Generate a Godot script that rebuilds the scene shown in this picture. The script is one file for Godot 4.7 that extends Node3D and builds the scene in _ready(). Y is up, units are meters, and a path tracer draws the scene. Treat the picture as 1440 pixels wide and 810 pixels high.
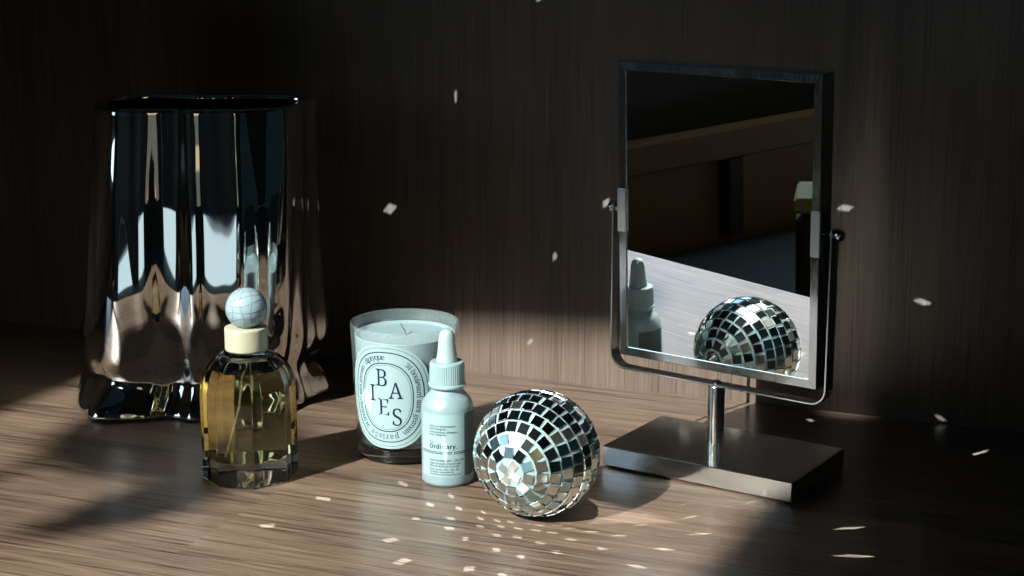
extends Node3D
# A vanity desk in a hard patch of sunlight. All lengths in the helpers are centimetres above the desk top, which stands 0.75 m above the floor.

const TOP := 0.75
const BACK := Vector3(-1.66, 0, -128.58)          # a point on the foot of the back wall
const ALONG := Vector3(0.9275, 0, 0.3738)         # along the back wall, to the right
const OUT := Vector3(-0.3738, 0, 0.9275)          # out of the back wall, into the room
const WALL_TURN := -0.3831
const SUN_AT := Vector3(-544.7, 605.8, 476.1)
const SUN_WAY := Vector3(0.5447, -0.6018, -0.5841)  # the way the sunlight travels
var rng := RandomNumberGenerator.new()
var M := {}
var used := {}
var serif: Font
var sans: Font
var sans_bold: Font


func _ready() -> void:
	rng.seed = 20240611
	# --- camera -------------------------------------------------------------------------------------------
	var cam := Camera3D.new()
	cam.name = "camera"
	cam.position = cm(Vector3(0, 36, 0))
	cam.rotation_degrees = Vector3(-12.77, 0, 0)
	cam.fov = 19.06
	cam.near = 0.05
	cam.far = 60.0
	add_child(cam)
	# --- surroundings and exposure: a dim room, no sky -------------------------------------------------------
	var env := Environment.new()
	env.background_mode = Environment.BG_COLOR
	env.background_color = tone(0.006, 0.013, 0.016)
	env.tonemap_mode = Environment.TONE_MAPPER_LINEAR
	env.tonemap_exposure = 1.0
	env.sdfgi_enabled = true
	env.ssao_enabled = true
	env.ssil_enabled = true
	var we := WorldEnvironment.new()
	we.name = "world"
	we.environment = env
	add_child(we)
	# --- lights --------------------------------------------------------------------------------------------
	var middle := Vector3(0, 4, -108)
	spot("sunlight", SUN_AT, middle, 4.6, 0.019, 5.0, Color(1.0, 0.975, 0.93))  # lamp standing in for the sun
	spot("added_strip_light", Vector3(22.6, 165, -99), Vector3(24.2, 11.0, -117.6), 2.2, 0.01, 0.8, Color(1.0, 0.97, 0.92)).spot_angle_attenuation = 1.0  # added lamp for the pale wall strip right of the mirror
	area("unseen_window_light", room(-155, 64, 180), ALONG, Vector2(1.26, 0.80), 3.0, Color(0.80, 0.91, 1.0))  # out of view at the left, placed for the cool desk sheen
	area("unseen_door_light", room(38, -58, 326), -OUT, Vector2(1.3, 0.3), 1.0, Color(0.86, 0.96, 0.98))  # unseen low source, placed for the bright stripes in the vase
	area("added_fill_light", room(80, 40, 190), -ALONG + Vector3(0, -0.25, 0), Vector2(0.3, 0.9), 0.75, Color(0.97, 0.89, 0.66))  # added fill towards the headboard
	materials()
	setting()
	vase()
	candle()
	dropper()
	perfume()
	mirror()
	var ball := mirror_ball()
	speck_lamp(ball)
	mirror_patch_lamp()
	lamp_body("sunlight", "added far round lamp standing in for the sun")
	lamp_body("added_strip_light", "added small lamp that lights a strip of the back wall")
	lamp_body("added_glint_lamp", "added high lamp behind the camera that throws the light specks")
	lamp_body("added_glint_lamp_001", "added high lamp that throws the pale patch on the desk")
	var panel := thing("added_panel_lamp", "added narrow panel lamp on a stand for fill on the headboard", "lamp", cm(room(83, -75, 190)), WALL_TURN - PI / 2)  # body added behind the fill light
	put("pole", lathe([Vector2(0, 0), Vector2(14, 0), Vector2(14, 1.5), Vector2(1.2, 2.0), Vector2(1.2, 68), Vector2(0, 68)], 24), M.sheet_metal, panel)
	put("lamp_face", slab(Vector3(34, 94, 1.5), 0.2), M.added_lamp_glow, panel, Transform3D(Basis(), Vector3(0, 68, 0) * 0.01))


func lamp_body(light: String, label: String) -> void:
	# added lamp body: a dark can with a glowing lens just behind the light
	var l: SpotLight3D = get_node(light)
	var o := thing("added_spot_lamp", label, "lamp", l.position)
	o.basis = l.basis * Basis(Vector3.RIGHT, -PI / 2)
	put("housing", lathe([Vector2(0, -16), Vector2(5, -16), Vector2(7, -13), Vector2(7, -4), Vector2(6.6, -4), Vector2(6.6, -6), Vector2(0, -6)], 32), M.sheet_metal, o)
	put("lens", lathe([Vector2(0, -5.9), Vector2(6.5, -5.8), Vector2(5, -5.0), Vector2(0, -4.6)], 32), M.added_lamp_glow, o)


# ============================================================ helpers ============================================================
func cm(p: Vector3) -> Vector3:
	return Vector3(p.x * 0.01, TOP + p.y * 0.01, p.z * 0.01)


func room(along: float, up: float, out: float) -> Vector3:
	return BACK + ALONG * along + OUT * out + Vector3(0, up, 0)


func spot(called: String, from: Vector3, to: Vector3, energy: float, radius: float, angle: float, color: Color) -> SpotLight3D:
	var l := SpotLight3D.new()
	l.name = numbered(called)
	add_child(l)
	l.look_at_from_position(cm(from), cm(to), Vector3.UP)
	var d := (to - from).length() * 0.01
	l.light_energy = energy * d * d
	l.light_size = radius
	l.spot_angle = angle
	l.spot_angle_attenuation = 0.05
	l.spot_range = d + 8.0
	l.spot_attenuation = 2.0
	l.light_color = color
	l.shadow_enabled = true
	return l


func area(called: String, at: Vector3, facing: Vector3, size: Vector2, radiance: float, color: Color) -> void:
	var l := AreaLight3D.new()
	l.name = called
	add_child(l)
	l.look_at_from_position(cm(at), cm(at + facing * 100.0), Vector3.UP)
	l.area_size = size
	l.area_normalize_energy = true
	l.light_energy = radiance * size.x * size.y / PI
	l.light_color = color
	l.area_range = 12.0
	l.area_attenuation = 2.0
	l.shadow_enabled = true


func numbered(called: String) -> String:
	used[called] = used.get(called, -1) + 1
	return called if used[called] == 0 else "%s_%03d" % [called, used[called]]


func thing(called: String, label: String, category: String, at: Vector3, turn := 0.0) -> Node3D:
	var o := Node3D.new()
	o.name = numbered(called)
	add_child(o)
	o.position = at
	o.rotation.y = turn
	tag(o, label, category)
	return o


func tag(o: Node, label: String, category: String, group := "") -> void:
	o.set_meta("label", label)
	o.set_meta("category", category)
	if group:
		o.set_meta("group", group)


func put(called: String, mesh: Mesh, m: Material, parent: Node = self, at := Transform3D()) -> MeshInstance3D:
	var o := MeshInstance3D.new()
	o.name = numbered(called) if parent == self else called
	o.mesh = mesh
	o.material_override = m
	o.transform = at
	parent.add_child(o, true)
	return o


func struct(called: String, mesh: Mesh, m: Material, label: String, at := Transform3D()) -> MeshInstance3D:
	var o := put(called, mesh, m, self, at)
	o.set_meta("kind", "structure")
	o.set_meta("label", label)
	return o


func tone(r: float, g: float, b: float) -> Color:   # a real-world (linear) base colour
	return Color(r, g, b).linear_to_srgb()


class Build:
	# Triangles with a smoothing group each; closed shapes are turned outside out.
	var v := PackedVector3Array()
	var uv := PackedVector2Array()
	var g := PackedInt32Array()
	func tri(a: Vector3, b: Vector3, c: Vector3, group := -1, ua := Vector2.ZERO, ub := Vector2.ZERO, uc := Vector2.ZERO) -> void:
		v.append_array([a, b, c])
		uv.append_array([ua, ub, uc])
		g.append(group)
	func quad(a: Vector3, b: Vector3, c: Vector3, d: Vector3, group := -1, ua := Vector2.ZERO, ub := Vector2.ZERO, uc := Vector2.ZERO, ud := Vector2.ZERO) -> void:
		tri(a, b, c, group, ua, ub, uc)
		tri(a, c, d, group, ua, uc, ud)
	func volume() -> float:
		var s := 0.0
		for i in range(0, v.size(), 3):
			s += v[i].dot(v[i + 1].cross(v[i + 2]))
		return s
	func done(closed := true, inward := false) -> ArrayMesh:
		var flip := closed and ((volume() > 0.0) != inward)
		var st := SurfaceTool.new()
		st.begin(Mesh.PRIMITIVE_TRIANGLES)
		for i in g.size():
			st.set_smooth_group(g[i] if g[i] >= 0 else -1)
			for k in ([0, 2, 1] if flip else [0, 1, 2]):
				st.set_uv(uv[i * 3 + k])
				st.add_vertex(v[i * 3 + k])
		st.generate_normals()
		return st.commit()


func lathe(profile: Array, seg := 48, sharp := 0.6, inward := false) -> ArrayMesh:
	# profile: Vector2(radius, height) in cm, from the axis or round; a bend sharper than «sharp» (radians) is a hard edge.
	var b := Build.new()
	var group := 1
	for i in profile.size() - 1:
		var p: Vector2 = profile[i]
		var n: Vector2 = profile[i + 1]
		if i > 0:
			var before: Vector2 = p - profile[i - 1]
			if absf(before.angle_to(n - p)) > sharp:
				group += 1
		for s in seg:
			var a := TAU * s / seg
			var c := TAU * ((s + 1) % seg) / seg
			var q := func(r: float, y: float, t: float) -> Vector3: return Vector3(r * cos(t), y, r * sin(t)) * 0.01
			if p.x > 1e-5:
				b.tri(q.call(p.x, p.y, a), q.call(n.x, n.y, c), q.call(p.x, p.y, c), group)
			if n.x > 1e-5:
				b.tri(q.call(p.x, p.y, a), q.call(n.x, n.y, a), q.call(n.x, n.y, c), group)
	return b.done(true, inward)


func round_profile(points: Array, radius: float, steps := 4) -> Array:
	# rounds the inner corners of an open profile
	var out := [points[0]]
	for i in range(1, points.size() - 1):
		var p: Vector2 = points[i]
		var a: Vector2 = points[i - 1] - p
		var c: Vector2 = points[i + 1] - p
		var r: float = minf(radius, minf(a.length(), c.length()) * 0.45)
		var s: Vector2 = p + a.normalized() * r
		var e: Vector2 = p + c.normalized() * r
		for k in steps + 1:
			var t := float(k) / steps
			out.append(s.lerp(p, t).lerp(p.lerp(e, t), t))
	out.append(points[-1])
	return out


func slab(size: Vector3, ch := 0.05, world_uv := 0.0) -> ArrayMesh:
	# a chamfered box standing on its base, sizes in cm; world_uv > 0: uv in that many cm per repeat
	var b := Build.new()
	var h := size * 0.5
	var corner := func(sx: float, sy: float, sz: float, axis: int) -> Vector3:
		var p := Vector3(sx * (h.x - ch), sy * (h.y - ch), sz * (h.z - ch))
		p[axis] = [sx, sy, sz][axis] * h[axis]
		return p
	for axis in 3:
		var u := (axis + 1) % 3
		var w := (axis + 2) % 3
		for s in [-1.0, 1.0]:
			var quad := []
			for k in [[-1, -1], [1, -1], [1, 1], [-1, 1]]:
				var sg := [0.0, 0.0, 0.0]
				sg[axis] = s
				sg[u] = k[0]
				sg[w] = k[1]
				quad.append(corner.call(sg[0], sg[1], sg[2], axis))
			if s < 0:
				quad.reverse()
			add_face(b, quad, world_uv, h)
		# edges along this axis
		for k in [[-1.0, -1.0], [1.0, -1.0], [1.0, 1.0], [-1.0, 1.0]]:
			var q := []
			for e in [[-1.0, u], [1.0, u], [1.0, w], [-1.0, w]]:
				var sg := [0.0, 0.0, 0.0]
				sg[axis] = e[0]
				sg[u] = k[0]
				sg[w] = k[1]
				q.append(corner.call(sg[0], sg[1], sg[2], e[1]))
			if k[0] * k[1] > 0:
				q.reverse()
			add_face(b, q, world_uv, h)
	for sx in [-1.0, 1.0]:
		for sy in [-1.0, 1.0]:
			for sz in [-1.0, 1.0]:
				var t := [corner.call(sx, sy, sz, 0), corner.call(sx, sy, sz, 1), corner.call(sx, sy, sz, 2)]
				if sx * sy * sz < 0:
					t.reverse()
				add_face(b, t, world_uv, h)
	return b.done()


func add_face(b: Build, q: Array, per: float, h: Vector3) -> void:
	var n: Vector3 = (q[1] - q[0]).cross(q[2] - q[0]).abs()
	var pts := []
	var uvs := []
	for p in q:
		pts.append((p + Vector3(0, h.y, 0)) * 0.01)
		var t := Vector2(p.x, p.z)
		if n.z > n.y and n.z > n.x:
			t = Vector2(p.x, -p.y)
		elif n.x > n.y:
			t = Vector2(p.z, -p.y)
		uvs.append(t / per if per > 0.0 else Vector2.ZERO)
	for i in range(1, q.size() - 1):
		b.tri(pts[0], pts[i], pts[i + 1], -1, uvs[0], uvs[i], uvs[i + 1])


func tube(points: Array, radius: float, seg := 8, closed_path := false) -> ArrayMesh:
	var b := Build.new()
	add_tube(b, points, radius, seg, closed_path)
	return b.done()


func add_tube(b: Build, points: Array, radius: float, seg := 8, closed_path := false, tip := 1.0) -> void:
	var rings := []
	var n := points.size()
	var side := Vector3.ZERO
	for i in n:
		var before: Vector3 = points[(i - 1 + n) % n] if closed_path else points[maxi(i - 1, 0)]
		var after: Vector3 = points[(i + 1) % n] if closed_path else points[mini(i + 1, n - 1)]
		var t: Vector3 = (after - before).normalized()
		if side == Vector3.ZERO:
			side = t.cross(Vector3(0.3, 1, 0.2)).normalized()
		side = (side - t * side.dot(t)).normalized()
		var up := t.cross(side)
		var ring := []
		var r := radius * lerpf(1.0, tip, float(i) / (n - 1))
		for k in seg:
			var a := TAU * k / seg
			ring.append((points[i] + (side * cos(a) + up * sin(a)) * r) * 0.01)
		rings.append(ring)
	for i in (n if closed_path else n - 1):
		for k in seg:
			var l := (k + 1) % seg
			b.quad(rings[i][k], rings[i][l], rings[(i + 1) % n][l], rings[(i + 1) % n][k], 1)
	if not closed_path:
		for k in range(1, seg - 1):
			b.tri(rings[0][0], rings[0][k + 1], rings[0][k], -1)
			b.tri(rings[n - 1][0], rings[n - 1][k], rings[n - 1][k + 1], -1)


# ============================================================ materials ============================================================
func mat(called: String, color: Color, rough := 0.5, metal := 0.0) -> StandardMaterial3D:
	var m := StandardMaterial3D.new()
	m.resource_name = called
	m.albedo_color = color
	m.roughness = rough
	m.metallic = metal
	M[called] = m
	return m


func glassy(called: String, color: Color, bend: float, rough := 0.0) -> StandardMaterial3D:
	var m := mat(called, Color(color.r, color.g, color.b, 0.0), rough)
	m.transparency = BaseMaterial3D.TRANSPARENCY_ALPHA
	m.refraction_enabled = true
	m.refraction_scale = bend
	return m


func stretched(seed_: int, w: int, h: int, small_w: int, freq: float, octaves := 3, warp := 0.0) -> PackedByteArray:
	var n := FastNoiseLite.new()
	n.seed = seed_
	n.noise_type = FastNoiseLite.TYPE_SIMPLEX_SMOOTH
	n.frequency = freq
	n.fractal_octaves = octaves
	if warp > 0.0:
		n.domain_warp_enabled = true
		n.domain_warp_amplitude = warp
		n.domain_warp_frequency = 0.01
	var im := n.get_seamless_image(small_w, h, false, false, 0.12, true)
	im.convert(Image.FORMAT_L8)
	im.resize(w, h, Image.INTERPOLATE_CUBIC)
	return im.get_data()


func wood(called: String, seed_: int, dark: Color, light: Color, rough: float) -> void:
	var w := 2048
	var h := 1024
	var broad := stretched(seed_, w, h, 72, 0.012, 3, 10.0)
	var bands := stretched(seed_ + 1, w, h, 20, 0.07, 3)
	var fine := stretched(seed_ + 2, w, h, 30, 0.36, 2)
	var pores := stretched(seed_ + 3, w, h, 30, 0.27, 1)
	var lut := PackedByteArray()
	for i in 256:
		var c := dark.lerp(light, i / 255.0).linear_to_srgb()
		lut.append_array([int(c.r * 255.0), int(c.g * 255.0), int(c.b * 255.0)])
	var rgb := PackedByteArray()
	rgb.resize(w * h * 3)
	var high := PackedByteArray()
	high.resize(w * h)
	for i in w * h:
		var t := 0.26 * broad[i] + 0.30 * bands[i] + 0.44 * fine[i]
		t = (t - 127.0) * 1.3 + 142.0
		var p := pores[i]
		if p < 100:
			t -= (100 - p) * 1.3
		var k := clampi(int(t), 0, 255)
		high[i] = k
		k *= 3
		var o := i * 3
		rgb[o] = lut[k]
		rgb[o + 1] = lut[k + 1]
		rgb[o + 2] = lut[k + 2]
	var m := mat(called, Color.WHITE, rough)
	m.albedo_texture = ImageTexture.create_from_image(Image.create_from_data(w, h, false, Image.FORMAT_RGB8, rgb))
	m.heightmap_enabled = true
	m.heightmap_texture = ImageTexture.create_from_image(Image.create_from_data(w, h, false, Image.FORMAT_L8, high))
	m.heightmap_scale = 0.012


func brushed(called: String, color: Color, rough: float, seed_: int, vertical := false) -> void:
	var m := mat(called, color, 1.0, 1.0)
	var w := 512
	var streak := stretched(seed_, w, w, 24, 0.2, 2)
	var cloud := stretched(seed_ + 5, w, w, 512, 0.012, 3)
	var a := PackedByteArray()
	a.resize(w * w)
	for i in w * w:
		a[i] = clampi(int(255.0 * rough + (streak[i] - 127) * 0.13 + (cloud[i] - 127) * 0.04), 8, 250)
	var im := Image.create_from_data(w, w, false, Image.FORMAT_L8, a)
	if vertical:
		im.rotate_90(CLOCKWISE)
	m.roughness_texture = ImageTexture.create_from_image(im)
	m.roughness_texture_channel = BaseMaterial3D.TEXTURE_CHANNEL_RED
	m.uv1_triplanar = true
	m.uv1_scale = Vector3(14, 14, 14)


func materials() -> void:
	for pair in [["serif", "Droid Serif", 400], ["sans", "Droid Sans", 400], ["sans_bold", "Droid Sans", 700]]:
		var f := SystemFont.new()
		f.font_names = [pair[1]]
		f.font_weight = pair[2]
		set(pair[0], f)
	wood("desk_wood", 11, Color(0.016, 0.011, 0.008), Color(0.185, 0.136, 0.102), 0.28)
	wood("wall_wood", 37, Color(0.038, 0.028, 0.0215), Color(0.112, 0.086, 0.068), 0.6)
	mat("plaster", tone(0.16, 0.15, 0.14), 0.9)
	mat("carpet", tone(0.09, 0.10, 0.095), 0.95)
	mat("oak", tone(0.40, 0.20, 0.07), 0.5)
	mat("dark_oak", tone(0.10, 0.045, 0.018), 0.5)
	mat("cream", tone(0.70, 0.56, 0.18), 0.6)
	mat("black", tone(0.02, 0.02, 0.02), 0.7)
	mat("leaf", tone(0.05, 0.10, 0.04), 0.5)
	mat("terracotta", tone(0.3, 0.14, 0.09), 0.8)
	mat("window_paint", tone(0.5, 0.5, 0.5), 0.6)
	mat("curtain", tone(0.12, 0.11, 0.10), 0.9)
	mat("sheet_metal", tone(0.03, 0.03, 0.03), 0.6)
	var pane := mat("sky_pane", tone(0.5, 0.55, 0.6), 0.4)  # glow of the unseen window and door panes
	pane.emission_enabled = true
	pane.emission = Color(0.86, 0.95, 1.0)
	pane.emission_energy_multiplier = 0.25
	var warm := mat("added_lamp_glow", tone(0.6, 0.55, 0.45), 0.4)  # glow for the faces of the added lamps
	warm.emission_enabled = true
	warm.emission = Color(1.0, 0.93, 0.8)
	warm.emission_energy_multiplier = 0.12
	var chrome := mat("vase_chrome", tone(0.58, 0.60, 0.60), 0.035, 1.0)
	chrome.clearcoat_enabled = false
	brushed("steel", tone(0.70, 0.75, 0.745), 0.14, 71)
	brushed("frame_steel", tone(0.62, 0.65, 0.645), 0.13, 81, true)
	mat("clip_steel", tone(0.50, 0.53, 0.52), 0.34, 1.0)
	mat("strap_steel", tone(0.78, 0.80, 0.79), 0.2, 1.0)
	mat("knob_steel", tone(0.30, 0.31, 0.32), 0.12, 1.0)
	mat("mirror_silver", tone(0.88, 0.90, 0.90), 0.0, 1.0)
	for k in 3:
		mat("tile_%d" % k, [tone(0.72, 0.86, 0.88), tone(0.50, 0.72, 0.78), tone(0.80, 0.84, 0.82)][k], [0.09, 0.17, 0.27][k], 1.0)
	mat("ball_core", tone(0.22, 0.31, 0.33), 0.35, 0.15)
	var thin := mat("thin_glass", Color(0.75, 0.88, 0.90, 0.06), 0.0)
	thin.transparency = BaseMaterial3D.TRANSPARENCY_ALPHA
	glassy("clear_glass", Color(0.97, 0.99, 0.99), 0.05)
	glassy("candle_glass", Color(0.93, 0.98, 0.98), 0.05)
	glassy("perfume_glass", Color(0.985, 0.99, 0.985), 0.05)
	glassy("perfume_liquid", tone(0.95, 0.85, 0.40), 0.003)
	var tube_m := mat("dip_tube", tone(0.8, 0.8, 0.72), 0.2)
	tube_m.albedo_color.a = 0.22
	tube_m.transparency = BaseMaterial3D.TRANSPARENCY_ALPHA
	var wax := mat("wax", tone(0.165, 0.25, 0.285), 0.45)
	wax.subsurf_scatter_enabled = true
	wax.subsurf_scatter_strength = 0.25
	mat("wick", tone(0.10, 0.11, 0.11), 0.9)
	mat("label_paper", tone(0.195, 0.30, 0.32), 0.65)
	mat("ink", tone(0.008, 0.012, 0.04), 0.55)
	mat("ink_soft", tone(0.012, 0.02, 0.035), 0.6)
	mat("grey_ink", tone(0.05, 0.075, 0.085), 0.6)
	mat("grey_panel", tone(0.085, 0.11, 0.11), 0.65)
	for called in ["ink", "ink_soft", "grey_ink", "label_paper", "grey_panel"]:
		M[called].metallic_specular = 0.12
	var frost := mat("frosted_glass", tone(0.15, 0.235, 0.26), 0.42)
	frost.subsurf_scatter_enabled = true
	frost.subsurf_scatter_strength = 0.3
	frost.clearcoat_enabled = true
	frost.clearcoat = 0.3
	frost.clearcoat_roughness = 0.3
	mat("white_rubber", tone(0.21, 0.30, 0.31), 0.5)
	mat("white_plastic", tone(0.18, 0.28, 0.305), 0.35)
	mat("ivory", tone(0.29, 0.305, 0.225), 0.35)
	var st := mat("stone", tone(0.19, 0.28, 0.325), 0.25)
	st.clearcoat_enabled = true
	st.clearcoat = 0.4
	st.clearcoat_roughness = 0.08
	mat("crackle", tone(0.10, 0.15, 0.20), 0.5)


# ============================================================ the setting ============================================================
func setting() -> void:
	var turn := Basis(Vector3.UP, WALL_TURN)
	var desk := thing("desk", "walnut desk top in a patch of sunlight under all the other objects", "desk", cm(Vector3.ZERO))
	put("tabletop", slab(Vector3(190, 3, 49.4), 0.08, 70.0), M.desk_wood, desk, Transform3D(turn, (room(-2, 0, 24.7) + Vector3(0, -3, 0)) * 0.01))
	for s in [-1, 1]:
		put("side_panel", slab(Vector3(3, 71.9, 46), 0.1, 70.0), M.desk_wood, desk, Transform3D(turn, (room(-2 + s * 92, 0, 24) + Vector3(0, -74.9, 0)) * 0.01))
	struct("back_wall", wall_panel(), M.wall_wood, "dark vertical-grain wood panel wall behind the desk", Transform3D(turn, cm(room(0, 0, 0))))
	struct("floor", slab(Vector3(700, 4, 560), 0.1), M.carpet, "dark floor of the room", Transform3D(turn, cm(room(0, -79, 250))))
	# left wall, with an out-of-view window placed to give the cool daylight
	var lw := func(out0: float, out1: float, y0: float, y1: float) -> void:
		struct("left_wall", slab(Vector3(12, y1 - y0, out1 - out0), 0.1), M.plaster, "plain wall of the room", Transform3D(turn, cm(room(-164, y0, (out0 + out1) / 2))))
	lw.call(0.0, 114.0, -75.0, 190.0)
	lw.call(246.0, 326.0, -75.0, 190.0)
	lw.call(114.0, 246.0, -75.0, 22.0)
	lw.call(114.0, 246.0, 106.0, 190.0)
	var win := thing("window", "unseen bright daylight window above the wooden headboard", "window", cm(room(-159, 22, 180)), WALL_TURN + PI / 2)
	put("pane", slab(Vector3(131, 83.5, 0.6), 0.05), M.sky_pane, win, Transform3D(Basis(), Vector3(0, 0.2, 0) * 0.01))
	for b in [[-64.0, 0.1, 4.0, 83.7], [64.0, 0.1, 4.0, 83.7], [-21.0, 4.2, 2.6, 75.6], [21.0, 4.2, 2.6, 75.6], [-42.0, 42.0, 39.2, 2.6], [0.0, 42.0, 39.2, 2.6], [42.0, 42.0, 39.2, 2.6], [0.0, 0.15, 123.8, 4.0], [0.0, 79.8, 123.8, 4.0]]:
		put("frame_bar", slab(Vector3(b[2], b[3], 3), 0.4), M.window_paint, win, Transform3D(Basis(), Vector3(b[0], b[1], 7) * 0.01))  # unseen bars, spaced to split the reflection in the vase
	var door := thing("unseen_door", "unseen door with its blind down and daylight in the gap below", "door", cm(room(38, -75, 328)), WALL_TURN + PI)  # out of view, its bright gap placed to stripe the vase
	put("pane", slab(Vector3(136, 34, 0.6), 0.05), M.sky_pane, door)
	put("blind", slab(Vector3(136, 160, 1.2), 0.1), M.curtain, door, Transform3D(Basis(), Vector3(0, 34.2, 0) * 0.01))
	put("frame_bar", slab(Vector3(4, 194, 3), 0.3), M.window_paint, door, Transform3D(Basis(), Vector3(-70.2, 0, 0) * 0.01))
	put("frame_bar", slab(Vector3(4, 194, 3), 0.3), M.window_paint, door, Transform3D(Basis(), Vector3(70.2, 0, 0) * 0.01))
	var side := thing("side_panel", "unseen upright wood panel shading the back wall at the left", "panel", cm(room(-47, 0.05, 24)), WALL_TURN)  # out of view, placed to darken the left of the back wall
	put("board", slab(Vector3(2.4, 90, 46), 0.1, 70.0), M.wall_wood, side)
	# unseen wall across the room, its opening shaped to outline the sun patch
	# (splayed like a window reveal, so that its inner edges alone bound the beam)
	var far := [Vector2(-330, -75), Vector2(420, -75), Vector2(420, 335), Vector2(-330, 335)]
	var rims := []
	for out in [330.0, 340.0]:
		var hole := []
		for p in [room(-29.0, 0, 58), room(25.2, 0, 58), room(25.2, 4.6, 0), room(-29.0, 2.2, 0)]:
			var way: Vector3 = SUN_AT - p
			var q: Vector3 = p + way * ((out - (p - BACK).dot(OUT)) / way.dot(OUT)) - BACK
			hole.append(Vector2(q.dot(ALONG), q.y))
		rims.append(order_like(hole, far))
	var front := Build.new()
	for k in 4:
		var l := (k + 1) % 4
		for e in 2:
			front.quad(v3(far[k], e * 10.0), v3(far[l], e * 10.0), v3(rims[e][l], e * 10.0), v3(rims[e][k], e * 10.0), -1)
		front.quad(v3(rims[0][k], 0), v3(rims[0][l], 0), v3(rims[1][l], 10), v3(rims[1][k], 10), -1)
		front.quad(v3(far[k], 0), v3(far[l], 0), v3(far[l], 10), v3(far[k], 10), -1)
	struct("unseen_front_wall", front.done(false), M.curtain, "unseen wall across the room with an opening shaped to bound the sunbeam", Transform3D(turn, cm(room(0, 0, 330))))
	# what the mirror shows of the room: a headboard with a rail and a stile, a mattress, a bedside stool
	var bed := thing("bed", "low bed with a warm brown panelled headboard, seen in the mirror", "bed", cm(Vector3(-198.9, -75, -33.9)), deg_to_rad(-105.68))
	put("headboard_panel", slab(Vector3(190, 46, 2), 0.2), M.oak, bed, Transform3D(Basis(), Vector3(10, 3, 1.2) * 0.01))
	put("rail", slab(Vector3(190, 6.1, 5), 0.4), M.oak, bed, Transform3D(Basis(), Vector3(10, 44.9, -1) * 0.01))
	put("stile", slab(Vector3(3.4, 15.6, 3.4), 0.15), M.dark_oak, bed, Transform3D(Basis(), Vector3(24.3, 29.2, -1.6) * 0.01))
	put("stile_edge", slab(Vector3(1.2, 15.6, 3.0), 0.15), M.oak, bed, Transform3D(Basis(), Vector3(26.7, 29.2, -1.5) * 0.01))
	put("mattress", slab(Vector3(185, 24, 90), 3.0), M.carpet, bed, Transform3D(Basis(), Vector3(10, 4.3, -46) * 0.01))
	var stool := thing("stool", "brown stool with a pale yellow top, seen at the mirror's right edge", "stool", cm(Vector3(-88.0, -75, -45.5)), deg_to_rad(-62))
	put("body", slab(Vector3(10, 64, 10), 1.0), M.dark_oak, stool)
	put("pale_top", slab(Vector3(10.4, 2.0, 10.4), 0.4), M.cream, stool, Transform3D(Basis(), Vector3(0, 64.05, 0) * 0.01))  # pale yellow slab on the brown body
	plant()


func v3(p: Vector2, z: float) -> Vector3:
	return Vector3(p.x, p.y, z) * 0.01


func order_like(quad: Array, corners: Array) -> Array:
	# the quad's corners in the order of the corners they lie towards: low left, low right, high right, high left
	var c := Vector2.ZERO
	for p in quad:
		c += p / 4.0
	var q := quad.duplicate()
	q.sort_custom(func(a, b): return (a - c).angle() < (b - c).angle())
	var best := 0
	for k in 4:
		var s: Vector2 = q[k] - c
		if s.x < 0 and s.y < 0:
			best = k
	var out := []
	for k in 4:
		out.append(q[(best + k) % 4])
	return out


func wall_panel() -> ArrayMesh:
	# upright grain: u runs up the wall
	var b := Build.new()
	var u := func(x: float, y: float) -> Vector2: return Vector2(y / 95.0 + 0.13, x / 47.5 + 0.31)
	b.quad(v3(Vector2(-180, -75), 0), v3(Vector2(-180, 190), 0), v3(Vector2(230, 190), 0), v3(Vector2(230, -75), 0), -1, u.call(-180, -75), u.call(-180, 190), u.call(230, 190), u.call(230, -75))
	b.quad(v3(Vector2(-180, -75), -4), v3(Vector2(230, -75), -4), v3(Vector2(230, 190), -4), v3(Vector2(-180, 190), -4), -1)
	var r := [Vector2(-180, -75), Vector2(230, -75), Vector2(230, 190), Vector2(-180, 190)]
	for k in 4:
		b.quad(v3(r[k], 0), v3(r[(k + 1) % 4], 0), v3(r[(k + 1) % 4], -4), v3(r[k], -4), -1)
	return b.done(false)


func plant() -> void:
	# out of view: a young tree, its lowest leaves placed to shade the desk before the vase
	var towards := func(p: Vector3) -> Vector3: return p + (SUN_AT - p) * 0.455
	var spots := [[Vector3(-30.0, 0, -118.5), Vector3(-15.5, 0, -103.5), 5.6], [Vector3(-28.5, 0, -93.5), Vector3(-18.0, 0, -103.5), 3.2], [Vector3(-25.0, 0, -115.0), Vector3(-13.5, 0, -109.0), 3.4]]
	var hub: Vector3 = towards.call(Vector3(-33, 0, -104))
	var at := Vector3(hub.x - 60.0, -75, hub.z + 20.0)
	var o := thing("unseen_tree", "unseen young leafy tree outside, placed to shade the desk by the vase", "tree", cm(at))
	var top := hub - at
	put("trunk", tube([Vector3(0, 0, 0), Vector3(-2, 150, 1), Vector3(4, 300, 0), Vector3(14, 420, -6)], 3.0), M.terracotta, o)
	put("branch", tube([Vector3(2, 290, 0), top * Vector3(0.5, 0, 0.5) + Vector3(0, 335, 0), top], 0.7), M.terracotta, o)
	for l in spots:
		var a: Vector3 = towards.call(l[0]) - at
		var e: Vector3 = towards.call(l[1]) - at
		put("leaf", leaf(a, e, l[2] * 0.53), M.leaf, o)
		put("leaf_stalk", tube([top, (top + a) * 0.5 + Vector3(0, 0.4, 0), a], 0.12, 6), M.leaf, o)


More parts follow.
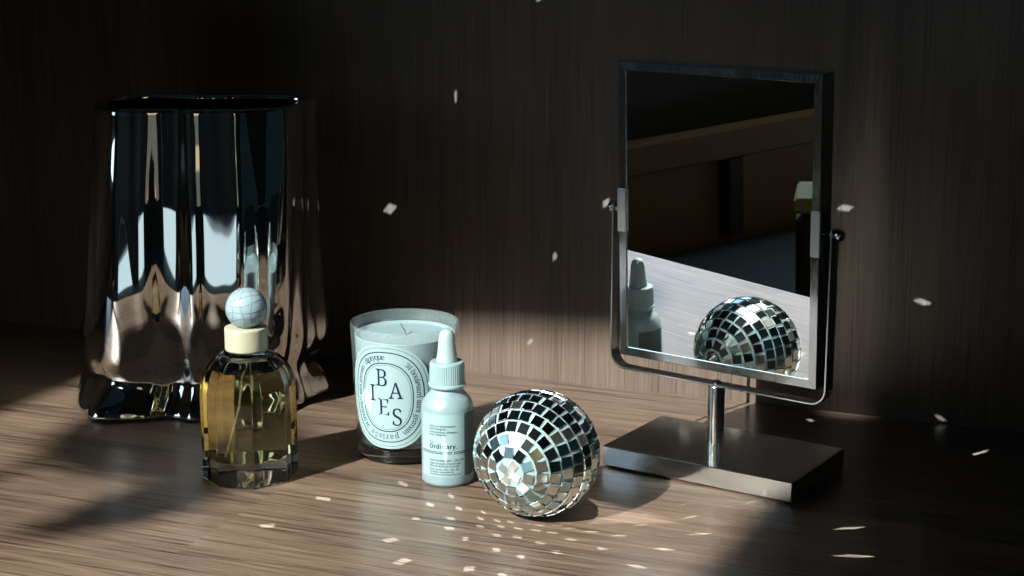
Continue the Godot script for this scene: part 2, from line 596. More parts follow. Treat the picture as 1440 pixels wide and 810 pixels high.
func leaf(a: Vector3, tip: Vector3, half: float) -> ArrayMesh:
	var b := Build.new()
	var along := tip - a
	var side := along.cross(-SUN_WAY).normalized()
	var n := side.cross(along).normalized()
	var rows := []
	for i in 13:
		var t := i / 12.0
		var w := half * pow(sin(PI * pow(t, 0.8)), 0.8) if i > 0 and i < 12 else 0.05
		var p := a + along * t + n * (0.8 * sin(PI * t))
		rows.append([p - side * w + n * 0.15 * w, p - n * 0.1, p + side * w + n * 0.15 * w])
	for z in [0.0, 0.06]:
		for i in 12:
			for k in 2:
				b.quad((rows[i][k] + n * z) * 0.01, (rows[i][k + 1] + n * z) * 0.01, (rows[i + 1][k + 1] + n * z) * 0.01, (rows[i + 1][k] + n * z) * 0.01, 1 if z == 0.0 else 2)
	return b.done(false)


# ============================================================ vase ============================================================
func vase() -> void:
	var o := thing("vase", "tall silver mirror-glazed vase with fluted wavy sides at the left", "vase", cm(Vector3(-23.0, 0, -122.4)))
	var b := Build.new()
	var seg := 220
	# outside from the foot to the lip, then the inside down to the floor of the hollow
	var rows := []
	for k in 6:
		var a := k / 5.0 * PI / 2
		rows.append([0.45 * (1.0 - cos(a)), -0.5 * (1.0 - sin(a))])
	for k in range(1, 84):
		rows.append([0.45 + 21.35 * k / 83.0, 0.0])
	for k in range(1, 7):
		var a := k / 6.0 * PI
		rows.append([21.8 + 0.34 * sin(a), -0.34 + 0.34 * cos(a)])
	for k in range(1, 30):
		rows.append([21.8 - 20.9 * k / 29.0, -0.68])
	var rings := []
	for r in rows:
		var ring := []
		for s in seg:
			ring.append(vase_point(TAU * s / seg, r[0], r[1]))
		rings.append(ring)
	for i in rings.size() - 1:
		for s in seg:
			var t := (s + 1) % seg
			b.quad(rings[i][s], rings[i][t], rings[i + 1][t], rings[i + 1][s], 1)
	for e in [0, rings.size() - 1]:
		var c := Vector3.ZERO
		for p in rings[e]:
			c += p / seg
		for s in seg:
			var t := (s + 1) % seg
			if e == 0:
				b.tri(c, rings[e][t], rings[e][s], 2)
			else:
				b.tri(c, rings[e][s], rings[e][t], 1)
	put("body", b.done(), M.vase_chrome, o)


func vase_point(a: float, y: float, inset: float) -> Vector3:
	# a = 0 points right, PI/2 towards the camera
	var t := y / 21.8
	var ax := lerpf(9.15 if cos(a) < 0.0 else 8.25, 7.55, smoothstep(0.0, 1.0, t) * 0.6 + t * 0.4)
	var az := lerpf(7.0, 2.9, t)
	if sin(a) > 0.0:
		az = 6.9 + 0.35 * exp(-pow(y / 1.3, 2.0)) - 0.75 * exp(-pow((y - 3.4) / 3.6, 2.0)) - 0.5 * smoothstep(15.0, 21.8, y)
	var n := lerpf(2.3, 3.2, t)
	var c := cos(a)
	var s := sin(a)
	var r := 1.0 / pow(pow(absf(c) / ax, n) + pow(absf(s) / az, n), 1.0 / n)
	var grow := lerpf(0.06, 0.02, smoothstep(0.0, 1.0, t))
	var calm := 1.0 - 0.8 * smoothstep(2.3, 2.9, a) * (1.0 - smoothstep(4.0, 5.0, a))
	r *= 1.0 + grow * cos(5.0 * a + 0.9 + 0.5 * t) + calm * (0.026 * (1.0 - 0.4 * t) * cos(8.0 * a + 0.5 + 0.9 * sin(2.4 * t) + 0.5 * sin(3.0 * a)) + 0.017 * (1.0 - 0.35 * t) * cos(15.0 * a + 1.1 + 1.3 * sin(2.0 * t + 0.6)) + 0.0065 * (1.0 - 0.3 * t) * cos(27.0 * a + 2.0 + 1.6 * sin(2.6 * t + 1.0)))
	# pinched just above the foot where the folds stand out
	var pinch := exp(-pow((y - 2.7) / 1.0, 2.0))
	r *= 1.0 + 0.05 * exp(-pow(y / 1.5, 2.0)) - 0.085 * pinch * (0.4 + 0.6 * maxf(0.0, cos(5.0 * a + 0.9)))
	r *= 1.0 + 0.03 * exp(-pow((y - 5.2) / 1.8, 2.0)) * maxf(0.0, cos(2.0 * a))
	# the hollow arch in the front between two feet
	var arch := exp(-pow((a - 1.75) / 0.36, 2.0)) * exp(-pow((y - 1.6) / 3.2, 2.0))
	r *= 1.0 - 0.13 * arch
	r += inset
	return Vector3(r * c + 1.1 * t, y, r * s) * 0.01


# ============================================================ candle ============================================================
func cup_radius(y: float) -> float:
	return 3.28 + 0.325 * y / 8.7


func on_cup(s: float, y: float, lift: float, mid: float) -> Vector3:
	# s: cm round the glass from the middle of the label; mid: where that middle faces
	var r := cup_radius(y) + lift
	var a := mid + s / 3.45
	return Vector3(r * sin(a), y, r * cos(a)) * 0.01


func candle() -> void:
	var o := thing("candle", "white wax candle in a clear glass tumbler with an oval label", "candle", cm(Vector3(-7.06, 0, -109.75)))
	var outside := [Vector2(cup_radius(1.12), 1.12), Vector2(cup_radius(8.84), 8.84), Vector2(cup_radius(8.9) - 0.10, 8.95), Vector2(cup_radius(8.8) - 0.22, 8.84), Vector2(cup_radius(1.12) - 0.24, 1.12), Vector2(cup_radius(1.12), 1.12)]
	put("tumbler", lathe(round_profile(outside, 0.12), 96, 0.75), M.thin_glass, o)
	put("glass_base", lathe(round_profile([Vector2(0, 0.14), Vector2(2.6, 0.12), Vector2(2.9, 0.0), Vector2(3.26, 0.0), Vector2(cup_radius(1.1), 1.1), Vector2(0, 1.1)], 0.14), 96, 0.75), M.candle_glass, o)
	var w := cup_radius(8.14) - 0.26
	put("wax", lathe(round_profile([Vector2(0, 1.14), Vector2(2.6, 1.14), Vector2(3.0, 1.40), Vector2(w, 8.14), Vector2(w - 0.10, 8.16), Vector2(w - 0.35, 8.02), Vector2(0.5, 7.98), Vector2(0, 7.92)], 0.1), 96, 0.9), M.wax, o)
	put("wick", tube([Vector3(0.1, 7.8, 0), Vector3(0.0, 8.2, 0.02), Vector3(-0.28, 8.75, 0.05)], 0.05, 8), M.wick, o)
	# label
	var mid := deg_to_rad(-18.0)
	var hx := 2.98
	var hy := 3.5
	var yc := 4.62
	var paper := Build.new()
	var steps := 120
	var edge := func(k: float, inset: float) -> Vector2: return oval(TAU * k / steps, hx - inset, hy - inset)
	for k in steps:
		for ring in 8:
			var q := []
			for e in [[k, ring], [k + 1, ring], [k + 1, ring + 1], [k, ring + 1]]:
				var p: Vector2 = edge.call(e[0], 0.0) * (e[1] / 8.0)
				q.append(on_cup(p.x, yc + p.y, 0.02, mid))
			paper.quad(q[0], q[1], q[2], q[3], 1)
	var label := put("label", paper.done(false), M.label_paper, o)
	label.set_meta("label", "white oval paper label with dark blue print")
	for line in [[0.17, 0.025], [0.44, 0.065], [1.16, 0.065], [1.32, 0.02]]:
		var b := Build.new()
		for k in steps:
			var q := []
			for e in [[k, line[0]], [k + 1, line[0]], [k + 1, line[0] + line[1]], [k, line[0] + line[1]]]:
				var p: Vector2 = edge.call(e[0], e[1])
				q.append(on_cup(p.x, yc + p.y, 0.028, mid))
			b.quad(q[0], q[1], q[2], q[3], 1)
		put("border_line", b.done(false), M.ink, label)
	var letters := [["B", -0.26, 1.30, 1.14], ["A", 0.66, 0.47, 1.10], ["I", -0.95, 0.22, 1.08], ["E", -0.17, -0.68, 1.12], ["S", 0.72, -1.33, 1.16]]
	for l in letters:
		var b := Build.new()
		letter(b, serif, l[0], l[3], func(p: Vector2) -> Vector3: return on_cup(l[1] + p.x * 0.88, yc + l[2] + p.y, 0.028, mid))
		put("letter", b.done(false), M.ink, label)
	var b := Build.new()
	ring_text(b, "diptyque", 2.28, -0.70, 0.36, hx - 0.80, hy - 0.80, yc, mid)
	ring_text(b, "34 boulevard saint germain", 0.98, -2.05, 0.34, hx - 0.80, hy - 0.80, yc, mid)
	ring_text(b, "paris5e", -1.22, -0.9, 0.36, hx - 0.80, hy - 0.80, yc, mid)
	ring_text(b, "34 boulevard saint germain", -2.22, -1.66, 0.30, hx - 0.80, hy - 0.80, yc, mid)
	put("lettering", b.done(false), M.ink, label)


func oval(a: float, hx: float, hy: float) -> Vector2:
	var n := 2.35
	var c := cos(a)
	var s := sin(a)
	return Vector2(signf(c) * hx * pow(absf(c), 2.0 / n), signf(s) * hy * pow(absf(s), 2.0 / n))


func letter(b: Build, font: Font, text: String, height: float, place: Callable, centred := true) -> float:
	# flat outline of a text, «height» cm tall capitals, laid on a surface by «place»; returns its width
	var t := TextMesh.new()
	t.font = font
	t.font_size = 64
	t.pixel_size = 0.01
	t.depth = 0.01
	t.curve_step = 1.5
	t.text = text
	t.horizontal_alignment = HORIZONTAL_ALIGNMENT_CENTER if centred else HORIZONTAL_ALIGNMENT_LEFT
	t.vertical_alignment = VERTICAL_ALIGNMENT_CENTER
	var arrays := t.get_mesh_arrays()
	var v: PackedVector3Array = arrays[Mesh.ARRAY_VERTEX]
	var n: PackedVector3Array = arrays[Mesh.ARRAY_NORMAL]
	var index: PackedInt32Array = arrays[Mesh.ARRAY_INDEX] if arrays[Mesh.ARRAY_INDEX] != null else PackedInt32Array(range(v.size()))
	var k := height / 0.457       # capitals of these fonts are 0.714 of the size tall
	for i in range(0, index.size() - 2, 3):
		if n[index[i]].z > 0.5:
			var q := []
			for e in 3:
				var p := v[index[i + e]]
				q.append(place.call(Vector2(p.x, p.y) * k))
			b.tri(q[0], q[1], q[2], 1)
	return font.get_string_size(text, HORIZONTAL_ALIGNMENT_LEFT, -1, 64).x * 0.01 * k


func ring_text(b: Build, text: String, from: float, span: float, height: float, hx: float, hy: float, yc: float, mid: float) -> void:
	# letters set round the oval, clockwise, evenly by arc length between two angles
	var pts := [oval(from, hx, hy)]
	var run := [0.0]
	for k in range(1, 201):
		pts.append(oval(from + span * k / 200.0, hx, hy))
		run.append(run[-1] + (pts[-1] - pts[-2]).length())
	var widths := []
	var total := 0.0
	for c in text:
		var w: float = serif.get_string_size(c, HORIZONTAL_ALIGNMENT_LEFT, -1, 64).x if c != " " else 24.0
		widths.append(w)
		total += w
	var at := 0.0
	for i in text.length():
		var d: float = (at + widths[i] / 2.0) / total * run[-1]
		at += widths[i]
		if text[i] == " ":
			continue
		var k := 1
		while k < 200 and run[k] < d:
			k += 1
		var p: Vector2 = pts[k]
		var tangent: Vector2 = (pts[k] - pts[k - 1]).normalized()
		var up := Vector2(-tangent.y, tangent.x)
		letter(b, serif, text[i], height, func(q: Vector2) -> Vector3:
			var r: Vector2 = p + tangent * q.x + up * q.y
			return on_cup(r.x, yc + r.y, 0.028, mid))


# ============================================================ dropper bottle ============================================================
func on_bottle(s: float, y: float, lift: float) -> Vector3:
	var a := deg_to_rad(2.2) + s / 1.65
	return Vector3((1.65 + lift) * sin(a), y, (1.65 + lift) * cos(a)) * 0.01


func dropper() -> void:
	var o := thing("dropper_bottle", "small frosted glass dropper bottle with a white rubber bulb", "bottle", cm(Vector3(-4.07, 0, -103.72)))
	var body := [Vector2(0, 0.12), Vector2(1.2, 0.1), Vector2(1.4, 0), Vector2(1.55, 0.03), Vector2(1.65, 0.2), Vector2(1.65, 4.75), Vector2(1.6, 5.1), Vector2(1.42, 5.5), Vector2(1.12, 5.82), Vector2(0.98, 6.02), Vector2(0.98, 6.5), Vector2(0, 6.5)]
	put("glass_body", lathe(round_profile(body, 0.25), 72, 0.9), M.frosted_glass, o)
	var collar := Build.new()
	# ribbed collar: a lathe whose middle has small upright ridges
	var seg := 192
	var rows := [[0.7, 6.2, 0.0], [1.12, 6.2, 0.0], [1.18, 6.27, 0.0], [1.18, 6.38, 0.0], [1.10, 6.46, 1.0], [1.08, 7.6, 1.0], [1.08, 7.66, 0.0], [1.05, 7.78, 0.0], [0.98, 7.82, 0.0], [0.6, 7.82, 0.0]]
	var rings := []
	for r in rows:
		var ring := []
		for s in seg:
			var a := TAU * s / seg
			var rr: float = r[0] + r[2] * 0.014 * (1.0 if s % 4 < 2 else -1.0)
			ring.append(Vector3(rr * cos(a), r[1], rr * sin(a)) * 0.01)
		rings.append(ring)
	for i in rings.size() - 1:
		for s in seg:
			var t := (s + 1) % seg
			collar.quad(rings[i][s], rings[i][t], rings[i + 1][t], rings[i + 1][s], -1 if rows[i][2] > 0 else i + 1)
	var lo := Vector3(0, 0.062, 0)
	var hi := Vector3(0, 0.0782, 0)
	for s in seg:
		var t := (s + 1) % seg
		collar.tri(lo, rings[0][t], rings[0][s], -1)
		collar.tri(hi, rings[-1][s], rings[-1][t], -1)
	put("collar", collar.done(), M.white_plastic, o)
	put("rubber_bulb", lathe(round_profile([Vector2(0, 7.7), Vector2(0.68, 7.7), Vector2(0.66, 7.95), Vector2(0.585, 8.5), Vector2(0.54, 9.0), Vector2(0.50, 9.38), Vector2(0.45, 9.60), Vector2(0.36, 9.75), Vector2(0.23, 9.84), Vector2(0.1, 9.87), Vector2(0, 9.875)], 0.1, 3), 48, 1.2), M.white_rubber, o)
	# label
	var lab := Build.new()
	wrap_rect(lab, -1.95, 1.12, 0.70, 4.78, 0.012, 0.12)
	var label := put("label", lab.done(false), M.label_paper, o)
	label.set_meta("label", "white paper label with small dark print")
	var side := Build.new()
	wrap_rect(side, 1.12, 3.2, 0.70, 4.78, 0.012, 0.0)
	put("label_side", side.done(false), M.grey_panel, o).set_meta("label", "grey side panel of the label")
	for y in [2.32, 2.22]:
		var b := Build.new()
		wrap_rect(b, -1.92, 0.28, y, y + 0.06, 0.018, 0.0)
		wrap_rect(b, 0.38, 3.0, y, y + 0.06, 0.018, 0.0)
		put("rule", b.done(false), M.grey_ink, label)
	var lines := [["Clinical Formulations", 4.02, 0.12, sans_bold], ["with Integrity.", 3.84, 0.12, sans_bold], ["Formulations cliniques", 3.64, 0.12, sans_bold], ["avec integrite.", 3.47, 0.12, sans_bold], ["The", 2.98, 0.13, sans], ["Niacinamide 10% + Zinc 1%", 1.80, 0.125, sans_bold], ["High-Strength Vitamin and", 1.59, 0.115, sans_bold], ["Mineral Blemish Formula", 1.42, 0.115, sans_bold], ["Niacinamide 10% + Zinc 1%", 1.20, 0.105, sans_bold], ["Formule minerale et", 1.04, 0.115, sans_bold], ["vitaminee anti-imperfections", 0.88, 0.105, sans_bold]]
	var b := Build.new()
	for l in lines:
		letter(b, l[3], l[0], l[2], func(p: Vector2) -> Vector3: return on_bottle(-1.23 + p.x, l[1] + p.y, 0.018), false)
	put("small_print", b.done(false), M.ink_soft, label)
	var t := Build.new()
	letter(t, sans_bold, "Ordinary.", 0.29, func(p: Vector2) -> Vector3: return on_bottle(-1.23 + p.x, 2.70 + p.y, 0.018), false)
	put("lettering", t.done(false), M.ink_soft, label)


func wrap_rect(b: Build, s0: float, s1: float, y0: float, y1: float, lift: float, corner: float) -> void:
	var n := 40
	for i in n:
		var q := []
		for e in [[i, 0], [i + 1, 0], [i + 1, 1], [i, 1]]:
			var t: float = lerpf(s0, s1, float(e[0]) / n)
			var d := maxf(0.0, corner - (t - s0))
			var cut := corner - sqrt(maxf(0.0, corner * corner - d * d)) if corner > 0.0 else 0.0
			q.append(on_bottle(t, y0 + cut if e[1] == 0 else y1 - cut, lift))
		b.quad(q[0], q[1], q[2], q[3], 1)


# ============================================================ perfume ============================================================
func section(radius: float, corner: float, turn: float) -> Array:
	# an octagon with rounded edges: [point, outward normal] pairs
	var out := []
	for k in 8:
		var a := turn + TAU * k / 8
		for j in 4:
			var f := a + (j / 3.0 - 0.5) * TAU / 8
			var n := Vector2(cos(f), sin(f))
			var c := Vector2(cos(a), sin(a)) * (radius - corner / cos(TAU / 16))
			out.append([c + n * corner, n])
	return out


func loft(sec: Array, profile: Array, inward := false) -> ArrayMesh:
	# profile: Vector2(scale of the section, height); hard edges between the ends and the flat caps
	var v := PackedVector3Array()
	var nn := PackedVector3Array()
	var idx := PackedInt32Array()
	var w := sec.size()
	var r0: float = sec[0][0].length()
	var k := -1.0 if inward else 1.0
	for i in profile.size():
		var a: Vector2 = profile[maxi(i - 1, 0)]
		var c: Vector2 = profile[mini(i + 1, profile.size() - 1)]
		var tilt := Vector2(c.y - a.y, -(c.x - a.x) * r0).normalized()
		for s in sec:
			var p: Vector2 = s[0] * profile[i].x
			v.append(Vector3(p.x, profile[i].y, p.y) * 0.01)
			nn.append(Vector3(s[1].x * tilt.x, tilt.y, s[1].y * tilt.x) * k)
	for i in profile.size() - 1:
		for s in w:
			var t := (s + 1) % w
			var q := [i * w + s, i * w + t, (i + 1) * w + t, (i + 1) * w + s]
			idx.append_array([q[0], q[1], q[2], q[0], q[2], q[3]])
	for e in [0, profile.size() - 1]:
		var base := v.size()
		for s in w:
			v.append(v[e * w + s])
			nn.append(Vector3(0, -k if e == 0 else k, 0))
		for s in range(1, w - 1):
			idx.append_array([base, base + s + 1, base + s] if e == 0 else [base, base + s, base + s + 1])
	var vol := 0.0
	for i in range(0, idx.size(), 3):
		vol += v[idx[i]].dot(v[idx[i + 1]].cross(v[idx[i + 2]]))
	if (vol > 0.0) != inward:
		for i in range(0, idx.size(), 3):
			var s := idx[i + 1]
			idx[i + 1] = idx[i + 2]
			idx[i + 2] = s
	var arrays := []
	arrays.resize(Mesh.ARRAY_MAX)
	arrays[Mesh.ARRAY_VERTEX] = v
	arrays[Mesh.ARRAY_NORMAL] = nn
	arrays[Mesh.ARRAY_INDEX] = idx
	var m := ArrayMesh.new()
	m.add_surface_from_arrays(Mesh.PRIMITIVE_TRIANGLES, arrays)
	return m


func perfume() -> void:
	var o := thing("perfume_bottle", "octagonal clear perfume bottle of golden liquid with a round crackled stopper", "perfume bottle", cm(Vector3(-16.75, 0, -104.7)))
	var turn := PI / 2 - deg_to_rad(12.7)
	var sec := section(3.05, 0.10, turn)
	var prof := [Vector2(0.965, 0.0), Vector2(0.99, 0.04), Vector2(1.0, 0.14), Vector2(1.0, 3.0), Vector2(1.0, 5.6)]
	for k in range(1, 15):
		var a := k / 14.0 * PI / 2 * 0.93
		prof.append(Vector2(1.0 - 0.55 * (1.0 - cos(a)) - 0.015 * a, 5.6 + 2.55 * sin(a)))
	prof.append(Vector2(prof[-1].x - 0.02, 8.32))
	put("glass", loft(sec, prof), M.perfume_glass, o)
	var inner := section(2.62, 0.35, turn)
	var liq := [Vector2(0.86, 1.46), Vector2(0.96, 1.52), Vector2(1.0, 1.75), Vector2(1.0, 5.5)]
	for k in range(1, 7):
		var a := k / 12.0 * PI / 2
		liq.append(Vector2(1.0 - 0.5 * (1.0 - cos(a)), 5.5 + 2.3 * sin(a)))
	put("liquid", loft(inner, liq), M.perfume_liquid, o)
	var air := [Vector2(liq[-1].x, liq[-1].y + 0.02)]
	for k in range(7, 13):
		var a := k / 12.0 * PI / 2
		air.append(Vector2(1.0 - 0.5 * (1.0 - cos(a)), 5.52 + 2.3 * sin(a)))
	put("air_space", loft(inner, air, true), M.perfume_glass, o)
	put("dip_tube", tube([Vector3(0.1, 7.7, 0.1), Vector3(-0.2, 5, 0.4), Vector3(-1.2, 1.7, 0.9)], 0.07, 10), M.dip_tube, o)
	put("collar", lathe(round_profile([Vector2(0, 8.33), Vector2(1.30, 8.33), Vector2(1.34, 8.42), Vector2(1.34, 9.72), Vector2(1.28, 9.80), Vector2(0, 9.80)], 0.07, 3), 64), M.ivory, o)
	var c := Vector3(0.08, 10.98, 0.0)
	var r := 1.30
	var prof2 := []
	for k in 33:
		var a := PI * k / 32.0
		prof2.append(Vector2(r * sin(a), -r * cos(a)))
	var ball := put("stopper", lathe(prof2, 64, 3.0), M.stone, o, Transform3D(Basis(), c * 0.01))
	var lines := Build.new()
	for k in 12:
		var pts := []
		for i in 30:
			var t := i / 29.0
			var f := Vector2.ZERO
			if k < 7:
				f = Vector2(lerpf(-1.5, 1.4, t) , -1.1 + k * 0.36 + 0.42 * (t - 0.5) + 0.07 * sin(t * 9.0 + k * 1.7))
			else:
				f = Vector2(-1.2 + (k - 7) * 0.55 + 0.12 * sin(t * 6.0 + k * 2.1), lerpf(-1.2, 1.3, t))
			var n := Vector3(sin(f.x) * cos(f.y), sin(f.y), cos(f.x) * cos(f.y))
			pts.append(n * (r + 0.002))
		add_tube(lines, pts, 0.016, 5)
	put("crackle_lines", lines.done(), M.crackle, ball)


# ============================================================ mirror ============================================================
func mirror() -> void:
	var foot := Vector3(13.67, 0, -106.1)
	var o := thing("vanity_mirror", "rectangular steel vanity mirror swivelling in a U bracket on a heavy base", "mirror", cm(foot))
	var bt := Basis(Vector3.UP, deg_to_rad(-33.3))
	put("base", slab(Vector3(13.36, 1.30, 8.06), 0.06), M.steel, o, Transform3D(bt, Vector3(0, 0.0010, 0)))
	put("base_pad", slab(Vector3(12.6, 0.10, 7.3), 0.02), M.black, o, Transform3D(bt, Vector3.ZERO))
	# the glass and its frame; local axes: x right, y up, z out of the glass; origin at the middle of the frame's front
	var yaw := deg_to_rad(-36.8)
	var mid := Vector3(12.59, 16.45, -104.54) - foot
	var tb := Basis(Vector3.UP, yaw) * Basis(Vector3.RIGHT, deg_to_rad(2.19))
	var tf := Transform3D(tb, mid * 0.01)
	var hw := 7.15
	var hh := 9.645
	var bar := 0.56
	for k in 4:
		put("frame_bar", frame_bar(k, hw, hh, bar), M.frame_steel, o, tf)
	put("mirror_glass", slab(Vector3(2 * (hw - bar) + 0.1, 2 * (hh - bar) + 0.1, 0.2), 0.02), M.mirror_silver, o, tf * Transform3D(Basis(), Vector3(0, -(hh - bar) - 0.05, -0.19) * 0.01))
	put("back_plate", slab(Vector3(2 * hw - 0.3, 2 * hh - 0.3, 0.2), 0.02), M.black, o, tf * Transform3D(Basis(), Vector3(0, -hh + 0.15, -1.42) * 0.01))
	for s in [-1.0, 1.0]:
		put("clip", slab(Vector3(0.62, 2.8, 0.10), 0.03), M.clip_steel, o, tf * Transform3D(Basis(), Vector3(s * (hw - 0.27), -1.35, 0.045) * 0.01))
		put("side_clip", slab(Vector3(0.10, 2.8, 1.2), 0.03), M.knob_steel, o, tf * Transform3D(Basis(), Vector3(s * (hw + 0.045), -1.35, -0.62) * 0.01))
	# bracket: a flat bar bent into a U, upright, turned as the glass
	var ub := Basis(Vector3.UP, yaw)
	var axis := mid + tb * Vector3(0, 0, -0.72)
	var uf := Transform3D(ub, axis * 0.01)
	var path := []
	var ux := hw + 0.62
	var uy := -10.55
	path.append(Vector2(-ux, 0.35))
	for k in 9:
		var a := PI + k / 8.0 * PI / 2
		path.append(Vector2(-ux + 1.0 + cos(a), uy + 1.0 + sin(a)))
	for k in 9:
		var a := -PI / 2 + k / 8.0 * PI / 2
		path.append(Vector2(ux - 1.0 + cos(a), uy + 1.0 + sin(a)))
	path.append(Vector2(ux, 0.35))
	put("bracket", bent_bar(path, 0.13, 0.95), M.strap_steel, o, uf)
	for s in [-1.0, 1.0]:
		var lie := Transform3D(Basis(Vector3.BACK, -s * PI / 2), Vector3(s * (hw + 0.09), 0, 0) * 0.01)
		put("knob", lathe(round_profile([Vector2(0, 0), Vector2(0.16, 0), Vector2(0.16, 0.28), Vector2(0.30, 0.30), Vector2(0.30, 0.64), Vector2(0.36, 0.70), Vector2(0.38, 0.90), Vector2(0.30, 1.08), Vector2(0.12, 1.16), Vector2(0, 1.17)], 0.06, 3), 32), M.knob_steel, o, uf * lie)
	var low := axis.y + uy - 0.07
	var px := Vector3(axis.x, 0, axis.z)
	put("post", lathe(round_profile([Vector2(0, 1.39), Vector2(0.55, 1.39), Vector2(0.54, 1.46), Vector2(0.54, low - 0.06), Vector2(0.50, low - 0.005), Vector2(0, low - 0.005)], 0.03, 2), 48), M.steel, o, Transform3D(Basis(), px * 0.01))
	put("screw", lathe([Vector2(0, low + 0.13), Vector2(0.30, low + 0.135), Vector2(0.28, low + 0.24), Vector2(0.18, low + 0.32), Vector2(0, low + 0.35)], 24), M.knob_steel, o, Transform3D(Basis(), px * 0.01))


func frame_bar(k: int, hw: float, hh: float, bar: float) -> ArrayMesh:
	# one mitred side of the frame: 0 right, 1 top, 2 left, 3 bottom. section: (inset from the outer edge, depth)
	var sec := [Vector2(0.0, -0.05), Vector2(0.05, 0.0), Vector2(bar - 0.012, 0.0), Vector2(bar, -0.012), Vector2(bar, -0.45), Vector2(bar - 0.2, -1.3), Vector2(0.2, -1.5), Vector2(0.04, -1.5), Vector2(0.0, -1.46)]
	var b := Build.new()
	var ends := [[], []]
	var g := 0.012  # hairline at the mitre
	for p in sec:
		var x: float = hw - p.x
		var y: float = hh - p.x
		match k:
			0:
				ends[0].append(Vector3(x, -y + g, p.y)); ends[1].append(Vector3(x, y - g, p.y))
			1:
				ends[0].append(Vector3(x - g, y, p.y)); ends[1].append(Vector3(-x + g, y, p.y))
			2:
				ends[0].append(Vector3(-x, y - g, p.y)); ends[1].append(Vector3(-x, -y + g, p.y))
			3:
				ends[0].append(Vector3(-x + g, -y, p.y)); ends[1].append(Vector3(x - g, -y, p.y))
	var n := sec.size()
	for i in n:
		var j := (i + 1) % n
		b.quad(ends[0][i] * 0.01, ends[0][j] * 0.01, ends[1][j] * 0.01, ends[1][i] * 0.01, -1)
	for i in range(1, n - 1):
		b.tri(ends[0][0] * 0.01, ends[0][i + 1] * 0.01, ends[0][i] * 0.01, -1)
		b.tri(ends[1][0] * 0.01, ends[1][i] * 0.01, ends[1][i + 1] * 0.01, -1)
	return b.done()


func bent_bar(path: Array, thick: float, deep: float) -> ArrayMesh:
	var b := Build.new()
	var rings := []
	var n := path.size()
	for i in n:
		var t: Vector2 = (path[mini(i + 1, n - 1)] - path[maxi(i - 1, 0)]).normalized()
		var s := Vector2(-t.y, t.x) * thick * 0.5
		var ring := []
		var c := 0.025
		var z := deep * 0.5
		for e in [[1.0, z - c], [1.0 - 2 * c / thick, z], [-1.0 + 2 * c / thick, z], [-1.0, z - c], [-1.0, -z], [1.0, -z]]:
			var p: Vector2 = path[i] + s * e[0]
			ring.append(Vector3(p.x, p.y, e[1]) * 0.01)
		rings.append(ring)
	for i in n - 1:
		for k in 6:
			b.quad(rings[i][k], rings[i][(k + 1) % 6], rings[i + 1][(k + 1) % 6], rings[i + 1][k], k + 1)
	for e in [0, n - 1]:
		for k in range(1, 5):
			if e == 0:
				b.tri(rings[e][0], rings[e][k + 1], rings[e][k], -1)
			else:
				b.tri(rings[e][0], rings[e][k], rings[e][k + 1], -1)
	return b.done()


# ============================================================ mirror ball ============================================================
func mirror_ball() -> Array:
	var r := 3.78
	var at := Vector3(1.48, r, -97.67)
	var o := thing("mirror_ball", "silver mirror-tiled disco ball in front of the vanity mirror", "mirror ball", cm(at))
	var prof := []
	for k in 41:
		var a := PI * k / 40.0
		prof.append(Vector2((r - 0.06) * sin(a), -(r - 0.06) * cos(a)))
	put("core", lathe(prof, 72, 3.0), M.ball_core, o)
	var pole := Vector3(-0.44, -0.03, 0.897).normalized()
	var x0 := pole.cross(Vector3.UP).normalized()
	var y0 := pole.cross(x0)
	var rows := 15
	var out := []
	for i in rows - 1:
		var lat := (i + 0.5) * PI / rows
		var count := maxi(4, roundi(TAU * r * sin(lat) / 0.755))
		var wide := minf(TAU * r * sin(lat) / count - 0.09, 0.68)
		var meshes := [tile(wide, 0.70, 0.0), tile(wide * 0.96, 0.67, 0.04), tile(wide * 0.99, 0.69, -0.05)]
		var phase := rng.randf() * TAU
		for k in count:
			var lon := phase + TAU * (k + rng.randf_range(-0.06, 0.06)) / count
			var n := pole * cos(lat) + (x0 * cos(lon) + y0 * sin(lon)) * sin(lat)
			var t := (pole * -sin(lat) + (x0 * cos(lon) + y0 * sin(lon)) * cos(lat)).normalized()
			var b := Basis(t.cross(n).normalized(), t, n)
			b = b * Basis(Vector3.BACK, rng.randf_range(-0.07, 0.07)) * Basis(Vector3.RIGHT, rng.randf_range(-0.028, 0.028)) * Basis(Vector3.UP, rng.randf_range(-0.028, 0.028))
			var kind := 0 if rng.randf() < 0.72 else (1 if rng.randf() < 0.6 else 2)
			put("tile", meshes[rng.randi() % 3], M["tile_%d" % kind], o, Transform3D(b, n * (r - 0.02) * 0.01))
			out.append([at + n * r, b, wide])
	# hanger on the far pole
	var hb := Basis(x0, -pole, x0.cross(-pole))
	put("hanger_cap", lathe(round_profile([Vector2(0, r - 0.1), Vector2(0.75, r - 0.1), Vector2(0.72, r + 0.12), Vector2(0.5, r + 0.24), Vector2(0.3, r + 0.45), Vector2(0, r + 0.5)], 0.06, 3), 32), M.strap_steel, o, Transform3D(hb, Vector3.ZERO))
	var ring := []
	for k in 24:
		ring.append(Vector3(0.5 * cos(TAU * k / 24), r + 0.85 + 0.5 * sin(TAU * k / 24), 0))
	put("hanger_ring", tube(ring, 0.05, 8, true), M.strap_steel, o, Transform3D(hb, Vector3.ZERO))
	return out


